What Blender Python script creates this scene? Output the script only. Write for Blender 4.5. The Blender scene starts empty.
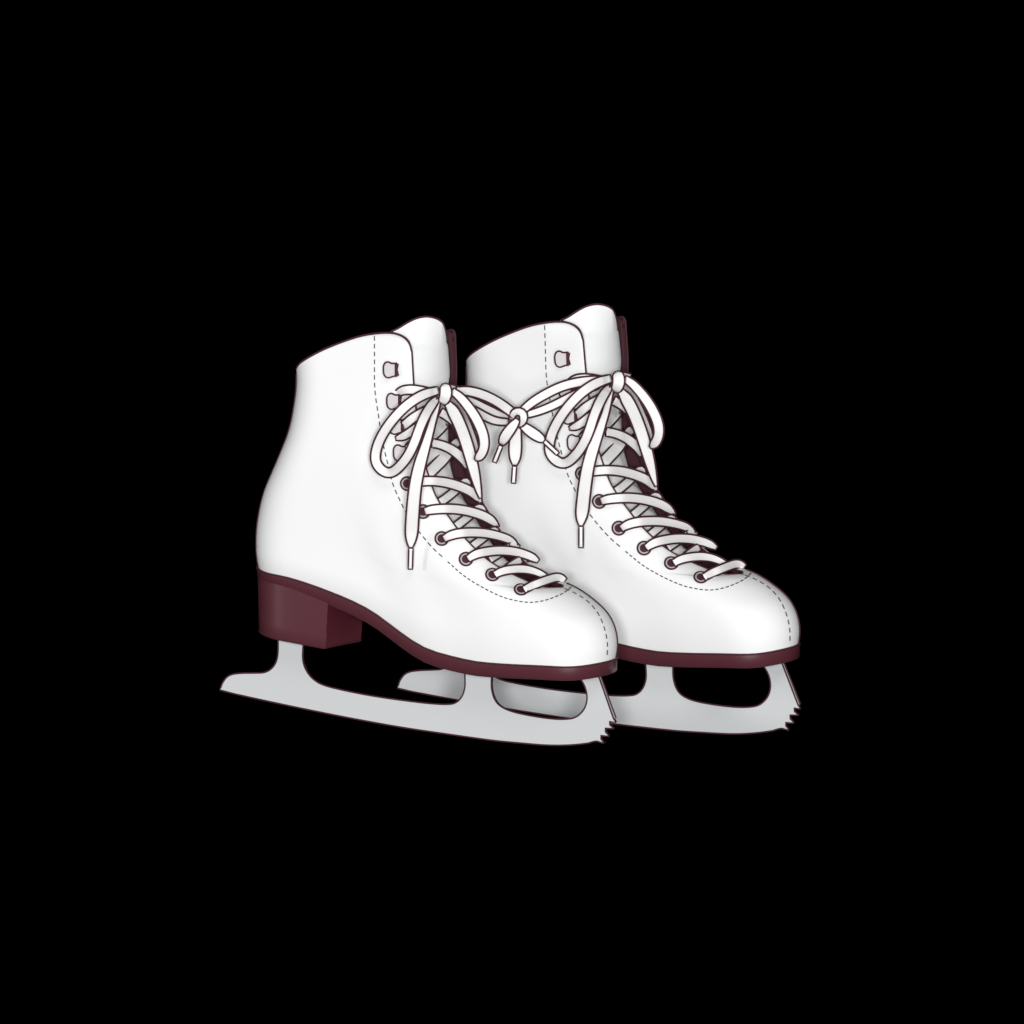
import bpy, math
from mathutils import Vector, Matrix
from mathutils.bvhtree import BVHTree

C = bpy.context.scene
COL = C.collection
R = math.radians

# ---------------------------------------------------------------- camera
UNIT = 1.0 / 1500.0          # one drawing unit (2/3 mm) in metres
DIST = 12.0
YAW, ELEV, ROLL = R(25), R(10), R(-3.35)
cam_d = bpy.data.cameras.new('camera')
cam = bpy.data.objects.new('camera', cam_d)
COL.objects.link(cam)
C.camera = cam
cam_d.sensor_width = 36.0
cam_d.lens = 36.0 * DIST / (1024 * UNIT)
cam_d.clip_start, cam_d.clip_end = 0.5, 60.0
AIM = Vector((0, 0, 0.150))
bk = Vector((math.sin(YAW) * math.cos(ELEV), -math.cos(YAW) * math.cos(ELEV), math.sin(ELEV)))
rt0 = Vector((math.cos(YAW), math.sin(YAW), 0))
up0 = bk.cross(rt0)
rt = rt0 * math.cos(ROLL) - up0 * math.sin(ROLL)
up = rt0 * math.sin(ROLL) + up0 * math.cos(ROLL)
rt, up = rt0 * math.cos(-ROLL) + up0 * math.sin(-ROLL), up0 * math.cos(-ROLL) - rt0 * math.sin(-ROLL)
CAMLOC = AIM + bk * DIST
cam.matrix_world = Matrix.Translation(CAMLOC) @ Matrix((rt, up, bk)).transposed().to_4x4()
CM = Matrix.Translation(CAMLOC) @ Matrix((rt, up, bk)).transposed().to_4x4()

# ---------------------------------------------------------------- world, lamps, exposure
world = bpy.data.worlds.new('World')
C.world = world
world.use_nodes = True
bgn = world.node_tree.nodes['Background']
bgn.inputs[0].default_value = (0, 0, 0, 1)
bgn.inputs[1].default_value = 0.0
C.view_settings.view_transform = 'Standard'
C.view_settings.look = 'None'
C.view_settings.exposure = 0.0
C.view_settings.gamma = 1.0
C.render.film_transparent = False
try:
    C.cycles.max_bounces = 6
except Exception:
    pass


def softbox(name, off, size, power, target=(0.05, 0.05, 0.15)):
    """big studio softbox; off = (right, up, toward camera) in metres"""
    d = bpy.data.lights.new(name, 'AREA')
    d.shape = 'DISK'
    d.size = size
    d.energy = power
    o = bpy.data.objects.new(name, d)
    COL.objects.link(o)
    t = Vector(target)
    p = t + rt * off[0] + up * off[1] + bk * off[2]
    o.location = p
    o.rotation_euler = (t - p).to_track_quat('-Z', 'Y').to_euler()
    return o


softbox('softbox_front_left', (-0.58, -0.05, 7.5), 0.7, 205)
softbox('softbox_front_right', (0.58, -0.05, 7.5), 0.7, 205)
softbox('softbox_front_low', (0.0, -0.7, 7.5), 0.8, 40)
softbox('softbox_upper', (0.2, 2.4, 4.2), 2.2, 46)
softbox('softbox_low', (0.2, -2.0, 4.4), 2.2, 34)
softbox('softbox_heel_side', (-2.75, 0.0, 1.0), 0.33, 17, target=(-0.05, 0, 0.15))
softbox('softbox_toe_side', (3.0, 0.6, 1.6), 1.4, 22)

# ---------------------------------------------------------------- materials


def material(name, base, rough=0.5, metal=0.0, bump=0.0, scale=900.0, mottle=0.0, spec=0.4):
    m = bpy.data.materials.new(name)
    m.use_nodes = True
    nt = m.node_tree
    b = nt.nodes['Principled BSDF']
    b.inputs['Base Color'].default_value = (*base, 1)
    b.inputs['Roughness'].default_value = rough
    b.inputs['Metallic'].default_value = metal
    b.inputs['Specular IOR Level'].default_value = spec
    tc = nt.nodes.new('ShaderNodeTexCoord')
    nz = nt.nodes.new('ShaderNodeTexNoise')
    nz.inputs['Scale'].default_value = scale
    nz.inputs['Detail'].default_value = 3
    nt.links.new(tc.outputs['Object'], nz.inputs['Vector'])
    if bump:
        bp = nt.nodes.new('ShaderNodeBump')
        bp.inputs['Strength'].default_value = bump
        bp.inputs['Distance'].default_value = 0.0004
        nt.links.new(nz.outputs['Fac'], bp.inputs['Height'])
        nt.links.new(bp.outputs['Normal'], b.inputs['Normal'])
    if mottle:
        n2 = nt.nodes.new('ShaderNodeTexNoise')
        n2.inputs['Scale'].default_value = 28
        nt.links.new(tc.outputs['Object'], n2.inputs['Vector'])
        mx = nt.nodes.new('ShaderNodeMix')
        mx.data_type = 'RGBA'
        mx.inputs['A'].default_value = (*[c * (1 - mottle) for c in base], 1)
        mx.inputs['B'].default_value = (*[min(1, c * (1 + mottle)) for c in base], 1)
        nt.links.new(n2.outputs['Fac'], mx.inputs['Factor'])
        nt.links.new(mx.outputs['Result'], b.inputs['Base Color'])
    return m


LEATHER = material('white_leather', (0.865, 0.87, 0.867), 0.75, bump=0.06, scale=700, mottle=0.006, spec=0.12)
LINING = material('maroon_lining', (0.066, 0.027, 0.034), 0.8, spec=0.1)
INK = material('maroon_edge', (0.060, 0.020, 0.027), 0.7, spec=0.15)
TONGUE = material('tongue_leather', (0.88, 0.885, 0.885), 0.75, bump=0.05, spec=0.1)
SOLE = material('maroon_sole', (0.092, 0.024, 0.033), 0.34, mottle=0.05, spec=0.5)
STEEL = material('brushed_steel', (0.605, 0.618, 0.628), 0.5, metal=0.12, mottle=0.015, spec=0.4)
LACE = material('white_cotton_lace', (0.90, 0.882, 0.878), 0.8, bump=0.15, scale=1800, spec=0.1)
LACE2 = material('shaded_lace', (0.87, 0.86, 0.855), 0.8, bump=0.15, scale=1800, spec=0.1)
THREAD = material('grey_thread', (0.07, 0.068, 0.07), 0.8)
NICKEL = material('pale_nickel', (0.49, 0.46, 0.47), 0.45, metal=0.1)

# ---------------------------------------------------------------- drawing space -> world


def ray(px, py):
    return (rt * ((px - 512) * UNIT / DIST) + up * ((512 - py) * UNIT / DIST) - bk).normalized()


def W(px, py, y=0.0):
    """point seen at pixel (px,py) on the upright plane that lies y units beside the skate's centre plane"""
    d = ray(px, py)
    t = (y * UNIT - CAMLOC.y) / d.y
    return CAMLOC + d * t


def proj(p):
    q = p - CAMLOC
    z = -q.dot(bk)
    return (512 + q.dot(rt) / z * DIST / UNIT, 512 - q.dot(up) / z * DIST / UNIT)


BASE = Vector((W(400, 724).x, 0, W(400, 724).z))     # foot of the skate, under the blade


def catmull(pts, n):
    """resample a list of tuples by a centripetal-ish Catmull-Rom spline, n points even in length of first two coords"""
    P = [tuple(pts[0])] + [tuple(p) for p in pts] + [tuple(pts[-1])]
    k = len(pts[0])
    P[0] = tuple(2 * pts[0][i] - pts[1][i] for i in range(k))
    P[-1] = tuple(2 * pts[-1][i] - pts[-2][i] for i in range(k))
    out = []
    for s in range(1, len(P) - 2):
        for j in range(12):
            t = j / 12
            out.append(tuple(0.5 * (2 * P[s][i] + (P[s + 1][i] - P[s - 1][i]) * t
                       + (2 * P[s - 1][i] - 5 * P[s][i] + 4 * P[s + 1][i] - P[s + 2][i]) * t * t
                       + (3 * P[s][i] - P[s - 1][i] - 3 * P[s + 1][i] + P[s + 2][i]) * t ** 3) for i in range(k)))
    out.append(tuple(pts[-1]))
    return resample(out, n)


def resample(out, n, params=None):
    k = len(out[0])
    L = [0.0]
    for a, b in zip(out, out[1:]):
        L.append(L[-1] + math.hypot(b[0] - a[0], b[1] - a[1]))
    res = []
    j = 0
    for i in range(n):
        t = (params[i] if params else i / (n - 1)) * L[-1]
        while j < len(L) - 2 and L[j + 1] < t:
            j += 1
        f = (t - L[j]) / max(1e-9, L[j + 1] - L[j])
        f = min(1.0, max(0.0, f))
        res.append(tuple(out[j][q] * (1 - f) + out[j + 1][q] * f for q in range(k)))
    return res


def length2(pts):
    return sum(math.hypot(b[0] - a[0], b[1] - a[1]) for a, b in zip(pts, pts[1:]))


# ---------------------------------------------------------------- mesh builder


class MB:
    def __init__(s):
        s.v, s.f, s.m, s.mats = [], [], [], []

    def mi(s, mat):
        if mat not in s.mats:
            s.mats.append(mat)
        return s.mats.index(mat)

    def add(s, vs, fs, mat):
        o = len(s.v)
        s.v += [Vector(v) for v in vs]
        k = s.mi(mat)
        for f in fs:
            s.f.append([i + o for i in f])
            s.m.append(k)

    def tube(s, pts, r, mat, closed=False, seg=8, caps=True):
        pts = [Vector(p) for p in pts]
        n = len(pts)
        if n < 2:
            return
        r = r * UNIT
        vs, fs = [], []
        prev = None
        for i, p in enumerate(pts):
            if closed:
                t = pts[(i + 1) % n] - pts[i - 1]
            else:
                t = pts[min(i + 1, n - 1)] - pts[max(i - 1, 0)]
            if t.length < 1e-9:
                t = Vector((0, 0, 1))
            t.normalize()
            if prev is None:
                a = t.orthogonal().normalized()
            else:
                a = prev - t * prev.dot(t)
                if a.length < 1e-6:
                    a = t.orthogonal()
                a.normalize()
            prev = a
            b = t.cross(a)
            for q in range(seg):
                w = 2 * math.pi * q / seg
                vs.append(p + (a * math.cos(w) + b * math.sin(w)) * r)
        m = n if closed else n - 1
        for i in range(m):
            for q in range(seg):
                i2, q2 = (i + 1) % n, (q + 1) % seg
                fs.append([i * seg + q, i * seg + q2, i2 * seg + q2, i2 * seg + q])
        if not closed and caps:
            fs.append([q for q in range(seg)][::-1])
            fs.append([(n - 1) * seg + q for q in range(seg)])
        s.add(vs, fs, mat)

    def ribbon(s, pts3, widths, mat, edge=INK, thick=0.42, normals=None, er=1.05, cap0=True, cap1=True, seg=14):
        """a lace: oval cord, wide across, with a dark edge thread along both sides"""
        n = len(pts3)
        rings, L, Rr = [], [], []
        vs, fs = [], []
        for i, p in enumerate(pts3):
            t = (pts3[min(i + 1, n - 1)] - pts3[max(i - 1, 0)])
            if t.length < 1e-9:
                t = Vector((0, 0, 1))
            t.normalize()
            nn = normals[i] if normals else bk
            side = t.cross(nn)
            if side.length < 1e-6:
                side = t.orthogonal()
            side.normalize()
            nrm = side.cross(t).normalized()
            hw = widths[i] * 0.5 * UNIT
            ht = max(0.8 * UNIT, min(hw, 5 * UNIT) * thick * 0.6)
            for q in range(seg):
                w = 2 * math.pi * q / seg
                cw, sw = math.cos(w), math.sin(w)
                vs.append(p + side * hw * cw + nrm * ht * math.copysign(abs(sw) ** 0.8, sw))
            L.append(p + side * (hw - 0.1 * UNIT) + nrm * 0.4 * UNIT)
            Rr.append(p - side * (hw - 0.1 * UNIT) + nrm * 0.4 * UNIT)
        for i in range(n - 1):
            for q in range(seg):
                q2 = (q + 1) % seg
                fs.append([i * seg + q, i * seg + q2, (i + 1) * seg + q2, (i + 1) * seg + q])
        fs.append(list(range(seg))[::-1])
        fs.append([(n - 1) * seg + q for q in range(seg)])
        s.add(vs, fs, mat)
        if edge:
            path = L[:]
            if cap1:
                path = L + Rr[::-1]
                if cap0:
                    s.tube(path, er, edge, closed=True)
                else:
                    s.tube(path, er, edge)
            elif cap0:
                s.tube(L[::-1] + Rr, er, edge)
            else:
                s.tube(L, er, edge)
                s.tube(Rr, er, edge)

    def build(s, name, parent=None, origin=None, smooth=True, label=None):
        me = bpy.data.meshes.new(name)
        o0 = origin if origin is not None else BASE
        me.from_pydata([v - o0 for v in s.v], [], s.f)
        for m in s.mats:
            me.materials.append(m)
        for p, k in zip(me.polygons, s.m):
            p.material_index = k
            p.use_smooth = smooth
        me.update()
        o = bpy.data.objects.new(name, me)
        COL.objects.link(o)
        if parent is not None:
            o.parent = parent
        if label:
            o['label'] = label
        return o


def empty(name, loc, label, cat, group=None):
    o = bpy.data.objects.new(name, None)
    o.empty_display_size = 0.05
    COL.objects.link(o)
    o.location = loc
    o['label'] = label
    o['category'] = cat
    if group:
        o['group'] = group
    return o


def set_sharp(o, ang=40):
    """flat look across hard edges"""
    me = o.data
    import bmesh
    bm = bmesh.new()
    bm.from_mesh(me)
    bmesh.ops.recalc_face_normals(bm, faces=bm.faces)
    for e in bm.edges:
        if len(e.link_faces) == 2:
            if e.calc_face_angle(0) > R(ang):
                e.smooth = False
    bm.to_mesh(me)
    bm.free()
    me.update()


skate = empty('ice_skate', BASE,
              'white ice skate at the front left, maroon heel and whole steel blade in view',
              'ice skate', 'pair of white ice skates tied together by their laces')

# ================================================================ UPPER
Sb = [(262, 565), (280, 568.5), (303, 572), (328, 579.5), (352, 588.5), (372, 597), (392, 608), (418, 627), (440, 640.5),
      (461, 648), (493, 655), (524, 657.5), (564, 659.5), (590, 661.5), (611, 660.5)]
Tb = [(307.5, 373), (309.5, 366.5), (315, 361.5), (325, 354.5), (350, 341.5), (380, 330.5), (400, 326.8), (414, 326.4), (422, 328.2), (428.4, 332.2), (432.3, 338), (433.5, 345)]
Bb = [(262, 565), (260.5, 545), (262, 520), (269, 490), (282.5, 460), (296, 430), (304, 400), (306.5, 386), (307.5, 373)]
# front centre line with the half width of the throat
Fb = [(611, 660.5, 0), (612, 646, 0), (609, 630, 0), (601, 615, 0), (587, 601, 0), (573, 591, 0), (563.5, 587.3, 0),
      (559, 586.5, 8), (548, 584.5, 15), (524, 572.5, 22), (503.4, 558, 30), (488.5, 542, 36), (474.7, 523.6, 40),
      (459.5, 500, 42), (451, 482, 43), (441, 446, 44), (436, 410, 44.5), (435, 377, 49), (433.5, 345, 50)]
NU = 40
fl = catmull(Fb[:7], 200)
vt = length2(fl) / (length2(fl) + length2(catmull(Fb[6:], 400)))
J1, J2 = 34, 80
levels = [vt * j / J1 for j in range(J1)] + [vt + (1 - vt) * (j / J2) ** 1.15 for j in range(J2 + 1)]
NV = len(levels)
Sfine, Tfine, Bfine, Ffine = catmull(Sb, 500), catmull(Tb, 500), catmull(Bb, 500), catmull(Fb, 900)


def at(curve, t):
    x = max(0.0, min(1.0, t)) * (len(curve) - 1)
    i = min(len(curve) - 2, int(x))
    f = x - i
    return tuple(a * (1 - f) + b * f for a, b in zip(curve[i], curve[i + 1]))


def table(tb, x):
    if x <= tb[0][0]:
        return tb[0][1]
    for (a, va), (b, vb) in zip(tb, tb[1:]):
        if x <= b:
            t = (x - a) / (b - a)
            t = t * t * (3 - 2 * t)
            return va + (vb - va) * t
    return tb[-1][1]


LOWW = [(0, 43), (0.2, 44), (0.42, 44), (0.6, 49), (0.78, 55), (0.9, 54), (1, 52)]


def coons(u, v):
    s, t, b, f = at(Sfine, u), at(Tfine, u), at(Bfine, v), at(Ffine, v)
    r = []
    u = u ** 1.7
    for k in (0, 1):
        r.append((1 - v) * s[k] + v * t[k] + (1 - u) * b[k] + u * f[k]
                 - ((1 - u) * (1 - v) * Sb[0][k] + u * (1 - v) * Sb[-1][k] + (1 - u) * v * Tb[0][k] + u * v * Tb[-1][k]))
    return r


def half_width(u, v, dist_back, dist_front):
    g = max(0.0, at(Ffine, v)[2]) if v > vt else 0.0
    w = table(LOWW, u)
    w = w + (53 - w) * table([(0, 0), (0.75, 1)], v)
    w *= 1 - 0.10 * max(0.0, 1 - v / 0.10) ** 2
    Rb = 42
    tb = min(1.0, dist_back / Rb)
    fb = math.sqrt(max(0, 1 - (1 - tb) ** 2))
    Rf = table([(0, 56), (0.10, 60), (vt, 95), (0.5, 85), (1, 45)], v)
    tf = min(1.0, dist_front / Rf)
    ff = max(0, 1 - (1 - tf) ** 2.6) ** (1 / 2.05)
    gw = min(1.0, g / w)
    # a closed toe is round, an open throat keeps its gap
    return w * fb * (ff ** 1.4 + gw ** 1.4 * (1 - ff ** 1.4)) ** (1 / 1.4)


grid = []       # grid[j][i], i = 0..NU  (centre-plane px x, y, half width)
for v in levels:
    row = [coons(0.5 * (1 - math.cos(math.pi * i / NU)), v) for i in range(NU + 1)]
    acc = [0.0]
    for a, b in zip(row, row[1:]):
        acc.append(acc[-1] + math.hypot(b[0] - a[0], b[1] - a[1]))
    out = []
    for i in range(NU + 1):
        u = 0.5 * (1 - math.cos(math.pi * i / NU))
        out.append((row[i][0], row[i][1], half_width(u, v, acc[i], acc[-1] - acc[i])))
    grid.append(out)

verts, index = [], {}
for j in range(NV):
    for i in range(-NU, NU + 1):
        if i == NU and j < J1:
            index[(j, i)] = index[(j, -NU)]
            continue
        x, y, h = grid[j][abs(i)]
        p = W(x, y, 0)
        dz = 0.0
        if i > 0:       # the far side of the collar is cut a little lower
            dz = 10 * table([(0.75, 0), (1, 1)], levels[j]) * table([(0, 0), (0.25, 1), (0.84, 1), (0.95, 0.1), (1, 0.0)], 0.5 * (1 - math.cos(math.pi * i / NU)))
        p = Vector((p.x, (h if i > 0 else -h) * UNIT, p.z - dz * UNIT))
        index[(j, i)] = len(verts)
        verts.append(p)
faces = []
for j in range(NV - 1):
    for i in range(-NU, NU):
        f = [index[(j, i)], index[(j, i + 1)], index[(j + 1, i + 1)], index[(j + 1, i)]]
        g = []
        for q in f:
            if q not in g:
                g.append(q)
        if len(g) >= 3:
            faces.append(g[::-1])
tmp = bpy.data.meshes.new('tmp')
tmp.from_pydata(verts, [], faces)
tmp.update()
N = [v.normal.copy() for v in tmp.vertices]
if N[index[(40, -NU // 2)]].y > 0:
    N = [-n for n in N]
    faces = [f[::-1] for f in faces]
bpy.data.meshes.remove(tmp)
TH = 4.0 * UNIT
up_mb = MB()
up_mb.add(verts, faces, LEATHER)
inner = [v - n * TH for v, n in zip(verts, N)]
up_mb.add(inner, [f[::-1] for f in faces], LINING)
nvv = len(verts)
rim = [(index[(NV - 1, i)], index[(NV - 1, i + 1)]) for i in range(-NU, NU)]
rim += [(index[(j, NU)], index[(j + 1, NU)]) for j in range(J1, NV - 1)]
rim += [(index[(j + 1, -NU)], index[(j, -NU)]) for j in range(J1, NV - 1)]
k = up_mb.mi(INK)
for a, b in rim:
    up_mb.f.append([a, b, b + nvv, a + nvv])
    up_mb.m.append(k)
UPPER_BVH = BVHTree.FromPolygons(verts, faces)
# dark bound edge round the collar and down both sides of the throat
edge_path = [verts[index[(j, -NU)]] for j in range(J1 + 1, NV)] + [verts[index[(NV - 1, i)]] for i in range(-NU + 1, NU)] \
    + [verts[index[(j, NU)]] for j in range(NV - 1, J1, -1)]
up_mb.tube(edge_path, 1.1, INK)
# piped seams down the heel and round the toe
vis = {}


def contour(j, side):
    """vertex of ring j whose surface turns away from the front"""
    rng = range(-NU + 1, 1) if side < 0 else range(1, NU)
    best, bi = 1e9, None
    sgn = -1 if side < 0 else 1
    cand = [(abs(N[index[(j, i)]].dot(bk)), i) for i in (range(-NU // 2, NU // 3) if side < 0 else range(NU // 2, NU))]
    return min(cand)[1]


heel_line = [verts[index[(j, contour(j, -1))]] for j in range(0, NV - 1, 2)]
for _ in range(6):
    heel_line = [heel_line[0]] + [(heel_line[i - 1] + heel_line[i] * 2 + heel_line[i + 1]) / 4 for i in range(1, len(heel_line) - 1)] + [heel_line[-1]]
up_mb.tube(heel_line, 1.15, INK)
toe_line = []
for j in range(0, J1 + 1):
    best = max(range(NU // 2, NU + 1), key=lambda i: (lambda q: q[0] * 0.75 - q[1] * (0.66 if j > 8 else 0.1))(proj(verts[index[(j, i)]])))
    toe_line.append(verts[index[(j, best)]] + N[index[(j, best)]] * 0.4 * UNIT)
toe_line = [sum((toe_line[max(0, min(len(toe_line) - 1, i + d))] for d in (-1, 0, 1)), Vector()) / 3 for i in range(len(toe_line))]
up_mb.tube(toe_line, 1.1, INK)
upper = up_mb.build('boot_upper', skate)

# throat sheet (the plane across the opening) for threading laces
sheet_v, sheet_f = [], []
ys = list(range(-90, 151, 6))
jj = list(range(0, NV))
for v in [levels[j] for j in jj] + [1.03, 1.08]:
    fx = at(Ffine, v)
    if v > 1:
        fx = (fx[0], fx[1] - (v - 1) * 320, 0)
    p = W(fx[0], fx[1], 0)
    for y in ys:
        sheet_v.append(Vector((p.x, y * UNIT, p.z)))
m_ = len(ys)
for a in range(len(jj) + 1):
    for b in range(m_ - 1):
        sheet_f.append([a * m_ + b, a * m_ + b + 1, (a + 1) * m_ + b + 1, (a + 1) * m_ + b])
SHEET_BVH = BVHTree.FromPolygons(sheet_v, sheet_f)


def on(px, py, off=0.0, surf='upper'):
    """point of the leather (or the throat) seen at the pixel, lifted `off` units; with the surface normal"""
    d = ray(px, py)
    for b in ((UPPER_BVH,) if surf == 'upper' else (SHEET_BVH,)):
        hit = b.ray_cast(CAMLOC, d)
        if hit[0] is not None:
            n = hit[1]
            if n.dot(bk) < 0:
                n = -n
            return hit[0] - d * off * UNIT, n
    return W(px, py, -50) - d * off * UNIT, bk.copy()


# ---------------------------------------------------------------- stitching
def stitches(name, pts, dash, gap, r=0.62):
    line = catmull(pts, int(length2(pts) * 2))
    mb = MB()
    L = length2(line)
    t = 1.0
    while t + dash < L:
        seg = []
        for q in range(4):
            a = at(line, (t + dash * q / 3) / L)
            p, n = on(a[0], a[1])
            seg.append(p + n * 0.25 * UNIT)
        mb.tube(seg, r, THREAD, seg=6)
        t += dash + gap
    return mb.build(name, upper)


stitches('stitching', [(374.5, 335), (374.6, 360), (374.6, 380), (375.5, 395), (378.5, 415), (381, 432), (385, 452), (389, 468),
                       (393, 484), (398, 496), (406, 512), (418, 530), (432, 547), (446, 560)], 4.6, 3.2)
stitches('stitching', [(447, 561), (463, 575), (480, 586), (500, 596), (515, 600.5), (530, 602.5), (545, 600.5), (560, 595),
                       (568, 590), (572, 586)], 3.2, 2.0)
stitches('stitching', [(564, 588.5), (576, 594), (588, 602), (598, 614), (604, 628), (607, 642), (607, 656)], 4.6, 3.4, 0.7)

# ---------------------------------------------------------------- eyelets


def frame(n, upv=Vector((0, 0, 1))):
    a = upv.cross(n).normalized()
    b = n.cross(a).normalized()
    return a, b


def ring(mb, c, n, r, tr, mat, seg=28):
    a, b = frame(n)
    mb.tube([c + (a * math.cos(w) + b * math.sin(w)) * r * UNIT for w in [2 * math.pi * q / seg for q in range(seg)]],
            tr, mat, closed=True)


def disc(mb, c, n, r, mat, seg=28, dome=0.0):
    a, b = frame(n)
    vs = [c + n * dome * UNIT] + [c + (a * math.cos(2 * math.pi * q / seg) + b * math.sin(2 * math.pi * q / seg)) * r * UNIT for q in range(seg)]
    mb.add(vs, [[0, 1 + q, 1 + (q + 1) % seg] for q in range(seg)], mat)


EYE = [(407.5, 483.5), (423.5, 511.5), (442, 538.5), (466, 559.3), (492.3, 575.2), (521, 590.2)]
for (ex, ey) in EYE:
    p, n = on(ex, ey)
    nn = (n + bk * 0.5).normalized()
    mb = MB()
    c = p + nn * 1.3 * UNIT
    disc(mb, c, nn, 6.5, NICKEL)
    ring(mb, c, nn, 6.6, 0.95, INK)
    ring(mb, c + nn * 0.3 * UNIT, nn, 5.2, 0.6, NICKEL)
    disc(mb, c + nn * 0.5 * UNIT, nn, 4.3, INK)
    mb.build('eyelet', upper)

# ---------------------------------------------------------------- speed hooks
HOOK = [(391, 369.5), (394.3, 401), (397, 426), (401, 452.5)]
for (hx, hy) in HOOK:
    p, n = on(hx, hy)
    nn = (n * 0.4 + bk).normalized()
    a, b = rt, up
    a = (rt - nn * rt.dot(nn)).normalized()
    b = nn.cross(a)
    shape = catmull([(-7.2, 1), (-6.9, 4), (-5, 7), (-2, 7.6), (1, 6.2), (4.5, 6.2), (6.4, 6.0), (6.4, 0), (6.4, -6.2), (4.0, -6.4),
                     (1, -7.3), (-2, -8.2), (-5, -7.2), (-6.8, -4), (-7.2, 1)], 44)[:-1]
    mb = MB()
    lo = [p + (a * x + b * y) * UNIT + nn * 1.0 * UNIT for x, y in shape]
    hi = [p + (a * x + b * y) * UNIT + nn * 3.6 * UNIT for x, y in shape]
    m = len(shape)
    mb.add(lo + hi, [[i, (i + 1) % m, (i + 1) % m + m, i + m] for i in range(m)] + [list(range(m, 2 * m)), list(range(m))[::-1]], NICKEL)
    mb.tube(hi, 0.9, INK, closed=True)
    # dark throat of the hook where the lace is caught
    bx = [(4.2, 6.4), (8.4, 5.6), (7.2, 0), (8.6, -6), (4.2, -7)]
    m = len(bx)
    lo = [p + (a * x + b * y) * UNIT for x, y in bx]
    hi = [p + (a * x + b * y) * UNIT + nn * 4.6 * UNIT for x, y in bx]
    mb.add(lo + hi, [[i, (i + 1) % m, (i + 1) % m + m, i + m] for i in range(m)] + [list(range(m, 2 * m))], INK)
    o = mb.build('lace_hook', upper)
    set_sharp(o)

# ================================================================ TONGUE
tg = MB()
tv, NS = [], 48
HGS = [(-1, 14), (-0.75, 25.5), (-0.5, 31), (-0.25, 30), (0, 25), (0.15, 19), (0.3, 10), (0.5, -4), (1, -20)]
HGF = []
for q_ in range(201):
    s_q = -1 + q_ / 100
    w_, h_ = 0.0, 0.0
    for r_q in range(-10, 11):
        x_q = max(-1, min(1, s_q + r_q * 0.015))
        for (a_, va_), (b_, vb_) in zip(HGS, HGS[1:]):
            if a_ <= x_q <= b_:
                h_ += va_ + (vb_ - va_) * (x_q - a_) / (b_ - a_)
                w_ += 1
                break
    HGF.append((s_q, h_ / w_))
lv = [vt + (1 - vt) * q / 60 for q in range(9, 61)] + [1 + 0.1 * q / 10 for q in range(1, 11)]
for a, v in enumerate(lv):
    fx = at(Ffine, min(v, 1.0))
    g = max(3.0, fx[2] - 3.5) if v <= 1 else 42.0
    cx, cy = fx[0], fx[1]
    lift = table([(0, -9), (0.62, -8), (0.84, 3), (0.93, 9), (1.0, 9.5)], v)
    for s_ in range(NS + 1):
        s = -1 + 2 * s_ / NS
        e = 0.0
        ccx, ccy = cx, cy
        hgt = at(HGF, (s + 1) / 2)[1]
        if v > 1:       # rounded free end above the collar
            e = (v - 1) / 0.1
            ccy = cy - max(0.0, hgt) * e
        ccy = max(ccy, 345 - hgt)
        p = W(ccx, ccy, 0)
        e = max(0.0, (v - 1) / 0.1)
        back = (10 if v < 0.8 else 10 + 10 * (v - 0.8) / 0.2) * s * s
        if v > 1:
            back = 20 * s * s + 16 * max(0, -s) * e
        tv.append(Vector((p.x + (lift - back) * UNIT, s * g * UNIT, p.z)))
m_ = NS + 1
nl = len(lv)
tf = [[a * m_ + b, a * m_ + b + 1, (a + 1) * m_ + b + 1, (a + 1) * m_ + b] for a in range(nl - 1) for b in range(NS)]
tg.add(tv, tf, TONGUE)
tg.add([v + Vector((-1.3 * UNIT, 0, -0.6 * UNIT)) for v in tv], [f[::-1] for f in tf], TONGUE)
tg.tube([tv[a * m_] for a in range(nl)] + [tv[(nl - 1) * m_ + b] for b in range(m_)] + [tv[a * m_ + NS] for a in range(nl - 1, -1, -1)], 1.1, INK)
tongue = tg.build('tongue', skate)

# ================================================================ SOLE PLATE
ringidx = list(range(-NU, NU))          # closed loop round the foot


def sole_ring(extra, drop):
    base = []
    for i in ringidx:
        x, y, h = grid[0][abs(i)]
        p = W(x, y + drop(x), 0)
        if abs(i) == NU:
            h = 0
        base.append(Vector((p.x, (h if i > 0 else -h) * UNIT, p.z)))
    out, n = [], len(base)
    for k in range(n):
        t = base[(k + 1) % n] - base[k - 1]
        nrm = Vector((-t.y, t.x, 0))
        if nrm.length < 1e-9:
            nrm = Vector((1, 0, 0))
        nrm.normalize()
        c = base[k] - Vector((W(440, 640, 0).x, 0, base[k].z))
        if nrm.dot(c) < 0:
            nrm = -nrm
        out.append(base[k] + nrm * extra * UNIT)
    return out


def thick(x):
    return table([(262, 9), (380, 13.5), (450, 14), (540, 13), (600, 13)], x)


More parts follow.
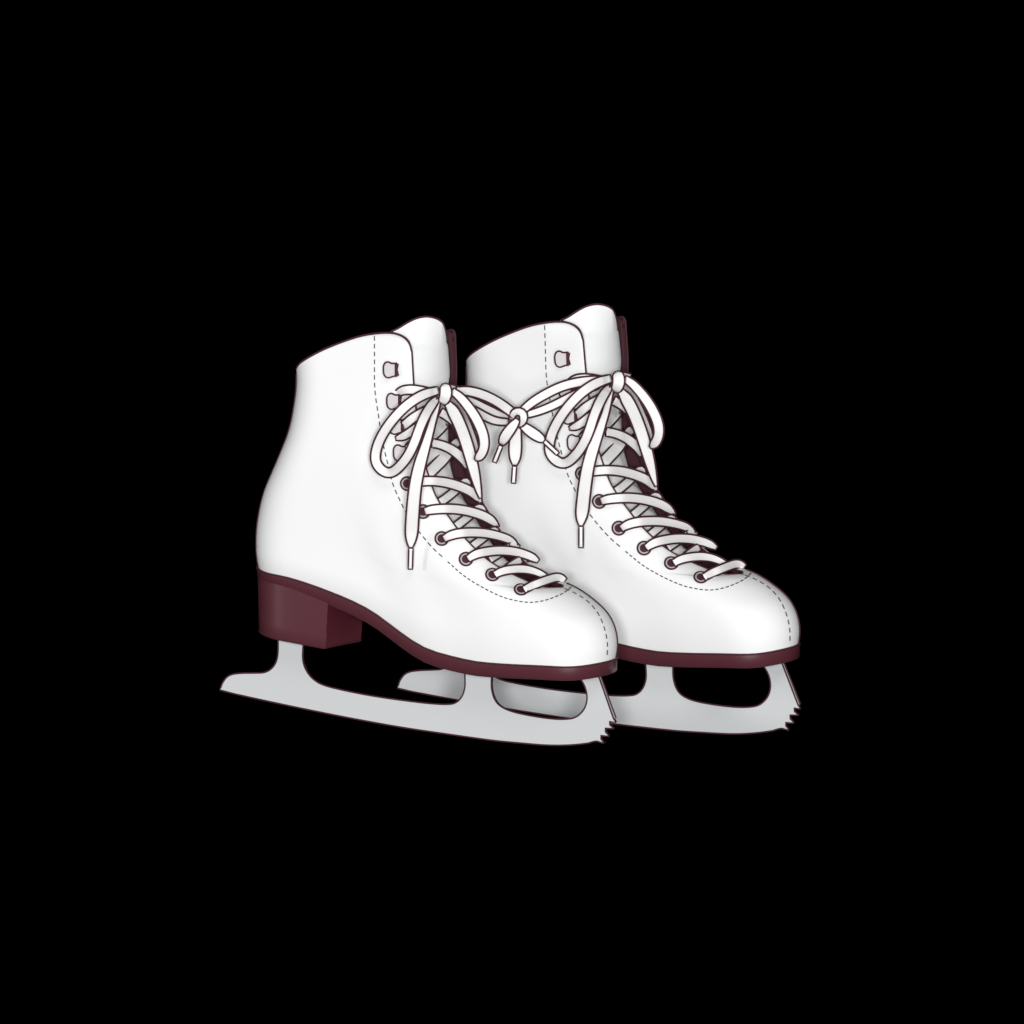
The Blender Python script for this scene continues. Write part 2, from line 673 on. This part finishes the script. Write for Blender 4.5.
levels_s = [sole_ring(0.5, lambda x: -1.0), sole_ring(2.0, lambda x: 0.2), sole_ring(1.5, lambda x: thick(x) - 1.2), sole_ring(0.2, lambda x: thick(x))]
sb = MB()
m_ = len(ringidx)
sv = [p for l in levels_s for p in l]
sf = [[a * m_ + b, a * m_ + (b + 1) % m_, (a + 1) * m_ + (b + 1) % m_, (a + 1) * m_ + b] for a in range(3) for b in range(m_)]
cap = lambda off: [[off + b, off + (b + 1) % m_, off + (m_ - b - 2) % m_, off + (m_ - b - 1) % m_] for b in range(0, m_ // 2 - 1)]
for off in (0, 3 * m_):
    # strips across the foot (left to right)
    for q in range(1, NU):
        a, b = NU - q, NU + q
        c_, d_ = NU - q - 1, (NU + q + 1) % m_
        f = [off + a, off + b, off + d_, off + c_]
        g = []
        for z in f:
            if z not in g:
                g.append(z)
        sf.append(g)
    sf.append([off + NU, off + NU + 1, off + NU - 1])
sb.add(sv, sf, SOLE)
sb.tube(sole_ring(1.9, lambda x: -0.3), 0.9, INK, closed=True)
sb.tube(levels_s[3], 0.55, INK, closed=True)
sole = sb.build('outsole', skate)
set_sharp(sole, 50)

# ================================================================ HEEL BLOCK
hb = MB()
BREAST = W(345.5, 610, 0).x
BREAST2 = W(343.5, 640, 0).x
z_low_back = W(266, 629.5, 0).z
z_low_front = W(341.5, 643.5, 0).z
x_back = W(262, 565, 0).x
HL = []
near_pts = []
for i in range(0, NU + 1):
    x, y, h = grid[0][i]
    p = W(x, y, 0)
    near_pts.append((p.x, h * UNIT, p.z, W(x, y + thick(x) - 1.5, 0).z))


def heel_level(f):
    """f = 0 under the plate, 1 at the bottom"""
    bx = BREAST * (1 - f) + BREAST2 * f
    pts = []
    for q in range(0, 27):
        t = 1 - math.cos(0.5 * math.pi * q / 26)
        tx = x_back + (bx - x_back) * t
        for a, b in zip(near_pts, near_pts[1:]):
            if a[0] <= tx <= b[0] + 1e-9:
                w = (tx - a[0]) / max(1e-9, b[0] - a[0])
                hh = a[1] + (b[1] - a[1]) * w
                zt = a[3] + (b[3] - a[3]) * w
                break
        else:
            hh, zt = near_pts[0][1], near_pts[0][3]
        zb = z_low_back + (z_low_front - z_low_back) * min(1, max(0, (tx - x_back) / (BREAST2 - x_back)))
        xx = tx + (1 - t) * (5.0 * f + 0.3) * UNIT
        pts.append((xx, hh * (1 - 0.03 * f) + 2.4 * UNIT * min(1, t * 20), zt * (1 - f) + zb * f))
    near = [Vector((a, -b, c)) for a, b, c in pts]
    far = [Vector((a, b, c - 4.0 * f * UNIT * max(0, (a - x_back) / (bx - x_back)) ** 2)) for a, b, c in pts[1:]]
    return far[::-1] + near     # far breast corner ... back ... near breast corner


hls = [heel_level(f) for f in (0, 0.25, 0.5, 0.75, 0.97)]
bot = heel_level(1.0)
ctr = sum(bot, Vector()) / len(bot)
hls.append([c_ + (ctr - c_) * 0.02 for c_ in bot])
m_ = len(bot)
hv = [p for l in hls for p in l]
hf = [[a * m_ + b, a * m_ + (b + 1) % m_, (a + 1) * m_ + (b + 1) % m_, (a + 1) * m_ + b] for a in range(len(hls) - 1) for b in range(m_)]
WINE = material('wine_heel_front', (0.105, 0.012, 0.024), 0.45, spec=0.3)
hb.add(hv, [f for f in hf if (f[1] - f[0]) != -(m_ - 1)] + [list(range(m_)), [(len(hls) - 1) * m_ + b for b in range(m_)]], SOLE)
hb.add(hv, [f for f in hf if (f[1] - f[0]) == -(m_ - 1)], WINE)
hb.tube(hls[-2], 0.6, INK, closed=True)
heel = hb.build('heel', skate)
set_sharp(heel, 35)

# ================================================================ BLADE


def rounded(pts, n=6):
    return pts


secs = [[(220, 690), (222.5, 683), (227, 677), (233, 674.2), (242, 673.2), (255, 673), (264, 672.5), (271, 669), (276, 662), (278, 652), (278, 634)],
        [(304, 638), (302.8, 650), (303, 661), (306, 670), (312, 678), (322, 684.5), (340, 689.5), (370, 695.5), (400, 700), (430, 703.5),
         (448, 704.3), (456, 702.5), (461.5, 697), (464.5, 689), (465, 680), (464, 660)],
        [(493.5, 664), (491.5, 678), (491.8, 690), (495, 700), (501, 706.5), (512, 711.5), (530, 715.6), (550, 718.6), (564, 719.2),
         (574, 717.8), (581, 713), (585.5, 706), (587, 697), (585, 687), (580, 678), (572, 665)]]
outer = []
for q in secs:
    outer += catmull(q, int(length2(q) / 2.5))
FRONT0 = len(outer)
outer += [(594.5, 665), (600, 680), (607, 700), (613.5, 718.5)]
FRONT1 = len(outer) - 1
outer += [(615.5, 722.5), (609.5, 721.5), (609.8, 725), (613.6, 728.6), (605.2, 728.3), (605.5, 732), (608.8, 736.3), (600.8, 735.6), (601, 739), (603.6, 743.2), (597, 741.2)]
outer += catmull([(594, 741.5), (588, 743.2), (570, 745), (548, 745.2), (520, 743), (490, 740), (440, 733), (400, 727), (350, 718),
                  (300, 708), (260, 699.5), (235, 694)], 60)
BT = 1.9
bl = MB()
ln = len(outer)
nearv = [W(x, y, -BT) for x, y in outer]
farv = [Vector((p.x, BT * UNIT, p.z)) for p in nearv]
from mathutils.geometry import tessellate_polygon
tris = tessellate_polygon([[Vector((x, -y, 0)) for x, y in outer]])
bl.add(nearv + farv, [list(t) for t in tris] + [[b + ln for b in t][::-1] for t in tris]
       + [[i, i + 1, i + 1 + ln, i + ln] for i in range(FRONT0, FRONT1)], STEEL)
bl.add(nearv + farv, [[i, (i + 1) % ln, (i + 1) % ln + ln, i + ln] for i in range(ln) if not FRONT0 <= i < FRONT1], INK)
bl.tube(nearv, 0.85, INK, closed=True)
bl.tube([p + Vector((1.2 * UNIT * k / 3, 0, 0)) for k, p in enumerate(farv[FRONT0:FRONT1 + 1])], 0.7, INK)
blade = bl.build('blade', skate)
import bmesh
bm = bmesh.new(); bm.from_mesh(blade.data); bmesh.ops.remove_doubles(bm, verts=bm.verts, dist=1e-7); bmesh.ops.recalc_face_normals(bm, faces=bm.faces); bm.to_mesh(blade.data); bm.free()
for p in blade.data.polygons:
    if p.material_index == 0:
        p.use_smooth = False

# ================================================================ LACING


def cord(mb, pts, mat=LACE, n=None, mode='y', k=3.0, follow=0.0, **kw):
    """pts = (px, py, y or lift, width)"""
    n = n or max(8, int(length2(pts) / 2.5))
    line = catmull(pts, n)
    P, Wd, Nn = [], [], []
    for (x, y, d, w) in line:
        if mode == 'y':
            P.append(W(x, y, d)); Nn.append(bk)
        else:
            p, nr = on(x, y, d, mode)
            h = UPPER_BVH.ray_cast(CAMLOC, ray(x, y)) if mode == 'throat' else (None,)
            if h[0] is not None and h[0].y < 0:   # tucked in under the near flap
                p = h[0] + ray(x, y) * 9 * UNIT
            P.append(p); Nn.append((bk + nr * follow).normalized())
        Wd.append(w)
    # gentle smoothing of depth
    for _ in range(3):
        P = [P[0]] + [(P[i - 1] + P[i] * 2 + P[i + 1]) / 4 for i in range(1, len(P) - 1)] + [P[-1]]
    mb.ribbon(P, Wd, mat, normals=Nn, **kw)


lac = MB()
# the strands that run under the top crossings, from lower left to upper right
UND = [[(436, 505, -3, 9), (447, 497.5, -3, 9), (456, 490, -3, 9), (463, 483.5, -3, 9), (467, 480, -3, 8), (469, 483, -5, 6), (469.5, 487, -9, 4)],
       [(424, 478, -3, 12), (434, 468, -3, 12), (443, 459, -3, 12), (451, 449.5, -3, 10), (457, 441, -3, 9), (459, 441, -6, 7)],
       [(450, 531, -3, 9), (463, 521, -3, 9), (472, 513.5, -3, 9), (478, 508.5, -3, 9), (481, 506.5, -3, 8), (484, 509.5, -6, 6), (485.5, 514, -9, 4)],
       [(470, 548, -3, 8.5), (478, 542, -3, 8.5), (486, 536, -3, 8.5), (493, 530.5, -3, 8.5), (496, 529, -3, 7), (499, 532, -6, 4)],
       [(489, 560, -3, 8), (497, 555, -3, 8), (505, 550, -3, 8), (513, 545, -3, 8), (515, 544.5, -3, 7), (519, 547, -6, 4)],
       [(505, 570, -3, 8), (512, 565, -3, 8), (521, 559.5, -3, 8), (530, 556.5, -3, 8), (532, 556.5, -3, 7), (536, 559, -6, 4)],
       [(418, 448, -3, 11), (427, 440, -3, 11), (437, 432, -3, 10), (445, 424, -3, 9)]]
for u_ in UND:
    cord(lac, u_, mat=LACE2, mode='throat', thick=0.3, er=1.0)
lacing = lac.build('lacing', skate)

ROW = [
    [(432, 443, 5, 9), (440, 444.5, 5, 9), (450, 448.5, 5, 9.5), (459, 455, 5, 10), (466, 462, 4, 10), (469, 468, 1, 9)],
    [(409, 482.5, 5, 8), (420, 481.5, 5, 9.5), (432, 481, 5, 9.5), (446, 482.5, 5, 10), (460, 486.5, 5, 10), (471, 491.5, 5, 10), (477, 496.5, 3, 9), (480, 501, 0, 5)],
    [(425, 511.5, 4, 7.5), (430, 510, 5, 9), (440, 509, 5, 9.5), (454, 509, 5, 9.8), (468, 511, 5, 9.8), (482, 515.2, 5, 9.8), (491, 520, 4, 9), (497, 525.5, 0, 5)],
    [(444, 539, 4, 7), (450, 535.5, 5, 9), (460, 533.2, 5, 9.5), (472, 532.5, 5, 9.5), (486, 533.3, 5, 9.5), (500, 536.3, 5, 9), (510, 539.8, 4, 8), (516, 544, 0, 4.5)],
    [(468, 559, 4, 7), (475, 554.5, 5, 9), (485, 552, 5, 9.5), (498, 550.5, 5, 9.5), (512, 551.3, 5, 9.5), (524, 554, 5, 9), (533, 557.6, 4, 8), (538, 561, 0, 4.5)],
    [(494.5, 575, 4, 7), (501, 571.5, 5, 8.5), (511, 569.5, 5, 8.8), (523, 569, 5, 8.8), (534, 571, 5, 8), (543, 575, 3.5, 7), (548, 578.5, 2, 6)],
    [(523.5, 590, 5, 7), (530, 586.5, 6, 8.5), (540, 582.5, 7.5, 8.8), (550, 579, 8.5, 8.8), (557, 577.0, 8, 8.8), (562, 578, 5, 8), (565, 580.5, 0, 6)],
]


def on2(px, py, off):
    """nearest of leather and throat sheet toward the front"""
    h = UPPER_BVH.ray_cast(CAMLOC, ray(px, py))
    if h[0] is not None and h[0].y < 0:          # over the near flap
        return h[0] - ray(px, py) * min(off, 8) * UNIT
    a = on(px, py, off, 'throat')[0]
    d = ray(px, py)
    h = UPPER_BVH.ray_cast(CAMLOC, d)
    if h[0] is not None:
        b = h[0] - d * off * UNIT
        if (b - CAMLOC).length < (a - CAMLOC).length:
            return b
    return a


for r_ in ROW:
    mb = MB()
    line = catmull(r_, max(14, int(length2(r_) / 2)))
    P = [on2(x, y, d + 9 * max(0, math.sin(math.pi * min(1, q / (len(line) - 1)))) ** 0.7) for q, (x, y, d, w) in enumerate(line)]
    for _ in range(4):
        P = [P[0]] + [(P[i - 1] + P[i] * 2 + P[i + 1]) / 4 for i in range(1, len(P) - 1)] + [P[-1]]
    wd = [w for *_, w in line]
    if ROW.index(r_) < 4:       # carried on round the far edge of the throat
        e_ = P[-1]
        P += [e_ + Vector((-4, 5, -1)) * UNIT, e_ + Vector((-9, 9, -3)) * UNIT, e_ + Vector((-16, 10, -6)) * UNIT]
        wd += [6, 8, 7]
    mb.ribbon(P, wd, LACE, thick=0.38, er=1.0)
    mb.build('lace_crossing', lacing)
# short turns of lace that come up over the far edge of the throat
for a, b in [((457, 441), (463, 434)), ((467, 479), (474, 474)), ((482, 507), (487, 499)), ((499, 529), (505, 522)), ((518, 548), (526, 540)), ((536, 565), (545, 560))]:
    pass
# strands caught by the hooks
for s_ in [[(396.5, 394, -49, 6), (400.5, 391, -55, 8.5), (409, 389.5, -58, 9.5), (422, 391, -50, 9.5), (436, 394, -25, 8)],
           [(401, 428.5, -48, 9), (408, 422, -56, 9.5), (415, 416.5, -56, 9.5), (424, 411.5, -50, 9), (434, 405, -35, 8)],
           [(396, 438.5, -53, 4), (402, 437, -56, 8), (409, 433, -57, 9), (417, 427, -54, 9), (426, 420, -46, 9)],
           [(406, 447.5, -53, 4), (411, 443, -57, 6), (418, 438, -54, 7), (427, 430, -46, 8)],
           [(440, 412, -20, 9), (447, 416, -8, 9), (455, 422.5, 8, 9), (461, 430, 22, 8)]]:
    mb = MB()
    cord(mb, s_, thick=0.35, er=1.0)
    mb.build('lace_crossing', lacing)

# ================================================================ BOW
kn = MB()
# knot: a lace wound once round the others
cord(kn, [(444.2, 384.0, -40, 3), (444.6, 384.8, -41, 8), (445.4, 387, -43, 10.8), (446.2, 391, -45, 12), (445.8, 396, -45, 12), (444, 400.5, -43, 10.5), (442, 403, -38, 7)], thick=0.5)
bow = kn.build('bow_knot', skate)

mb = MB()
cord(mb, [(438, 398, -28, 5), (433, 403, -40, 9), (426, 414, -64, 10), (420, 427, -78, 10), (415, 441, -86, 10), (409, 454, -84, 10), (401, 465, -78, 10),
          (391, 473, -69, 10), (382, 470.5, -67, 10), (375.5, 461, -67, 10), (377, 447, -70, 10), (384, 432, -76, 10), (395, 417, -80, 10), (409, 403.5, -76, 10),
          (424, 394.5, -56, 10), (438, 390.5, -33, 8)], thick=0.45)
mb.build('bow_loop', bow)
mb = MB()
cord(mb, [(452, 391, -28, 7), (460, 397, -28, 9), (470, 409, -24, 10), (478, 422, -20, 10.5), (483.5, 436, -16, 10.5), (484, 448, -12, 10), (479.5, 457, -8, 9),
          (475.5, 459.5, -4, 3)], thick=0.4)
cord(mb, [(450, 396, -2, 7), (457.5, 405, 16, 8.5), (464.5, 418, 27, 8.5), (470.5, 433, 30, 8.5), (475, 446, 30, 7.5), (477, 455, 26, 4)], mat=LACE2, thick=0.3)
mb.build('bow_loop', bow)
# long loose end with its tip over the near side
mb = MB()
cord(mb, [(439, 399, -30, 5), (436, 410, -40, 6.5), (431, 427, -60, 8), (425.5, 446, -74, 10), (420, 464, -82, 12), (416, 482, -84, 12.6), (413.8, 500, -80, 13),
          (412.4, 518, -74, 13.2), (411.6, 532, -68, 12.8), (411, 541, -66, 9.5), (410.8, 547.5, -65, 4)], thick=0.35)
mb.build('lace_end', bow)


def aglet(x0, y0, x1, y1, ya, yb, parent, w=4.4, origin=None):
    mb = MB()
    cord(mb, [(x0, y0, ya, w), ((x0 + x1) / 2, (y0 + y1) / 2, (ya + yb) / 2, w), (x1, y1, yb, w)], thick=0.6, er=0.95)
    return mb.build('aglet', parent, origin=origin)


aglet(410.9, 548, 410.3, 569, -65, -62, bow)
mb = MB()
cord(mb, [(447.5, 403, -26, 7), (453, 411, -20, 12), (459.5, 424, -10, 12.5), (465.5, 440, 2, 12.5), (470.5, 457, 10, 12), (474.5, 473, 16, 10.5), (478, 488, 24, 7),
          (480.5, 498, 30, 3)], thick=0.35)
mb.build('lace_end', bow)
mb = MB()
cord(mb, [(449, 388, -5, 8), (452, 389, 0, 9), (457, 390.5, 10, 9)], thick=0.4)
mb.build('lace_crossing', bow)

# ================================================================ SECOND SKATE
DEPTH = 177.0
PIV = (449.867, 516.467)
PIV2 = (625.933, 505.6)
ANG = R(1.717)
SC = 1.018
Pa = W(PIV[0], PIV[1], 0)
Pb = W(PIV2[0], PIV2[1], DEPTH)
rotm = Matrix.Rotation(ANG, 4, bk)
M = Matrix.Translation(Pb) @ rotm @ Matrix.Scale(SC, 4) @ Matrix.Translation(-Pa)


def copy_tree(o, parent):
    c = o.copy()
    COL.objects.link(c)
    c.parent = parent
    for ch in list(o.children):
        copy_tree(ch, c)
    return c


skate2 = copy_tree(skate, None)
skate2.matrix_world = M @ Matrix.Translation(BASE)
skate2['label'] = 'white lace-up ice skate at the back right, its heel hidden behind the front boot'
# its long loose end hangs a little shorter
end_me = [o for o in bow.children if o.name == 'lace_end'][0].data
tip_me = [o for o in bow.children if o.name == 'aglet'][0].data
for o in skate2.children_recursive:
    if o.type == 'MESH' and o.data in (end_me, tip_me):
        whole = o.data == tip_me
        o.data = o.data.copy()
        for v_ in o.data.vertices:
            q = proj(v_.co + BASE)
            t_ = 1.0 if whole else max(0.0, min(1.0, (q[1] - 425) / 122))
            v_.co += (rt * -6.5 + up * 12.5) * UNIT * t_

# ================================================================ LACE TIE BETWEEN THE SKATES
TO = W(517, 418, 84)
tie = empty('tied_laces', TO, 'white lace cords joined in a small knot between the two bows, three tipped ends hanging', 'shoelace')


def tcord(name, pts, parent=tie, **kw):
    mb = MB()
    cord(mb, pts, **kw)
    return mb.build(name, parent, origin=TO)


tcord('lace_cord', [(456, 391, -5, 8), (468, 391, 10, 9.5), (482, 394.5, 30, 10), (496, 401, 52, 10), (507, 408.5, 70, 10), (514, 414, 78, 9)], thick=0.4)
tcord('lace_cord', [(458, 398, 0, 8), (470, 401, 16, 9), (482, 407, 36, 9.5), (494, 412.5, 58, 9), (508, 418, 82, 6)], thick=0.35)
tcord('lace_cord', [(464, 405, 8, 7), (476, 411, 24, 8), (488, 418, 44, 8.5), (498, 421.5, 62, 8), (508, 422, 80, 7)], thick=0.35)
tcord('lace_cord', [(522, 411, 82, 8), (532, 402.5, 90, 9), (546, 394, 98, 9.5), (562, 386.5, 104, 9.5), (580, 382, 110, 9.5), (597, 380.3, 124, 9), (610, 380.5, 148, 8)], thick=0.4)
tcord('lace_cord', [(526, 415, 84, 7), (538, 411.5, 92, 8), (552, 406, 100, 8.5), (566, 399, 106, 8.5), (582, 391, 113, 8.5), (598, 385, 130, 8)], thick=0.35)
# knot
tcord('tie_knot', [(511.5, 419.5, 78, 5), (512, 414.5, 75, 7), (516, 411, 72, 8), (522, 411.8, 70, 8.5), (524.5, 417, 70, 8.5), (522, 423.5, 72, 7), (518.5, 426, 76, 4)], thick=0.35)
a1 = tcord('lace_end', [(518, 419.5, 66, 5), (514.5, 424, 64, 9), (509, 431, 64, 11), (504, 438.5, 66, 10.5), (501.5, 444, 70, 6)], thick=0.4)
a2 = tcord('lace_end', [(516.5, 424, 76, 9), (515.8, 435, 78, 11.5), (515.2, 448, 82, 13), (515, 458, 84, 11), (514.8, 465, 86, 5)], thick=0.35)
a3 = tcord('lace_end', [(521, 424, 78, 7), (527, 429, 80, 10), (534, 434, 84, 11), (541, 438.5, 88, 9), (544, 441, 90, 4)], thick=0.4)
aglet(501, 445.5, 494.5, 462, 70, 74, a1, origin=TO)
aglet(514.6, 466, 513.4, 483, 86, 88, a2, origin=TO)
aglet(543.5, 440.5, 558, 454, 90, 94, a3, origin=TO)
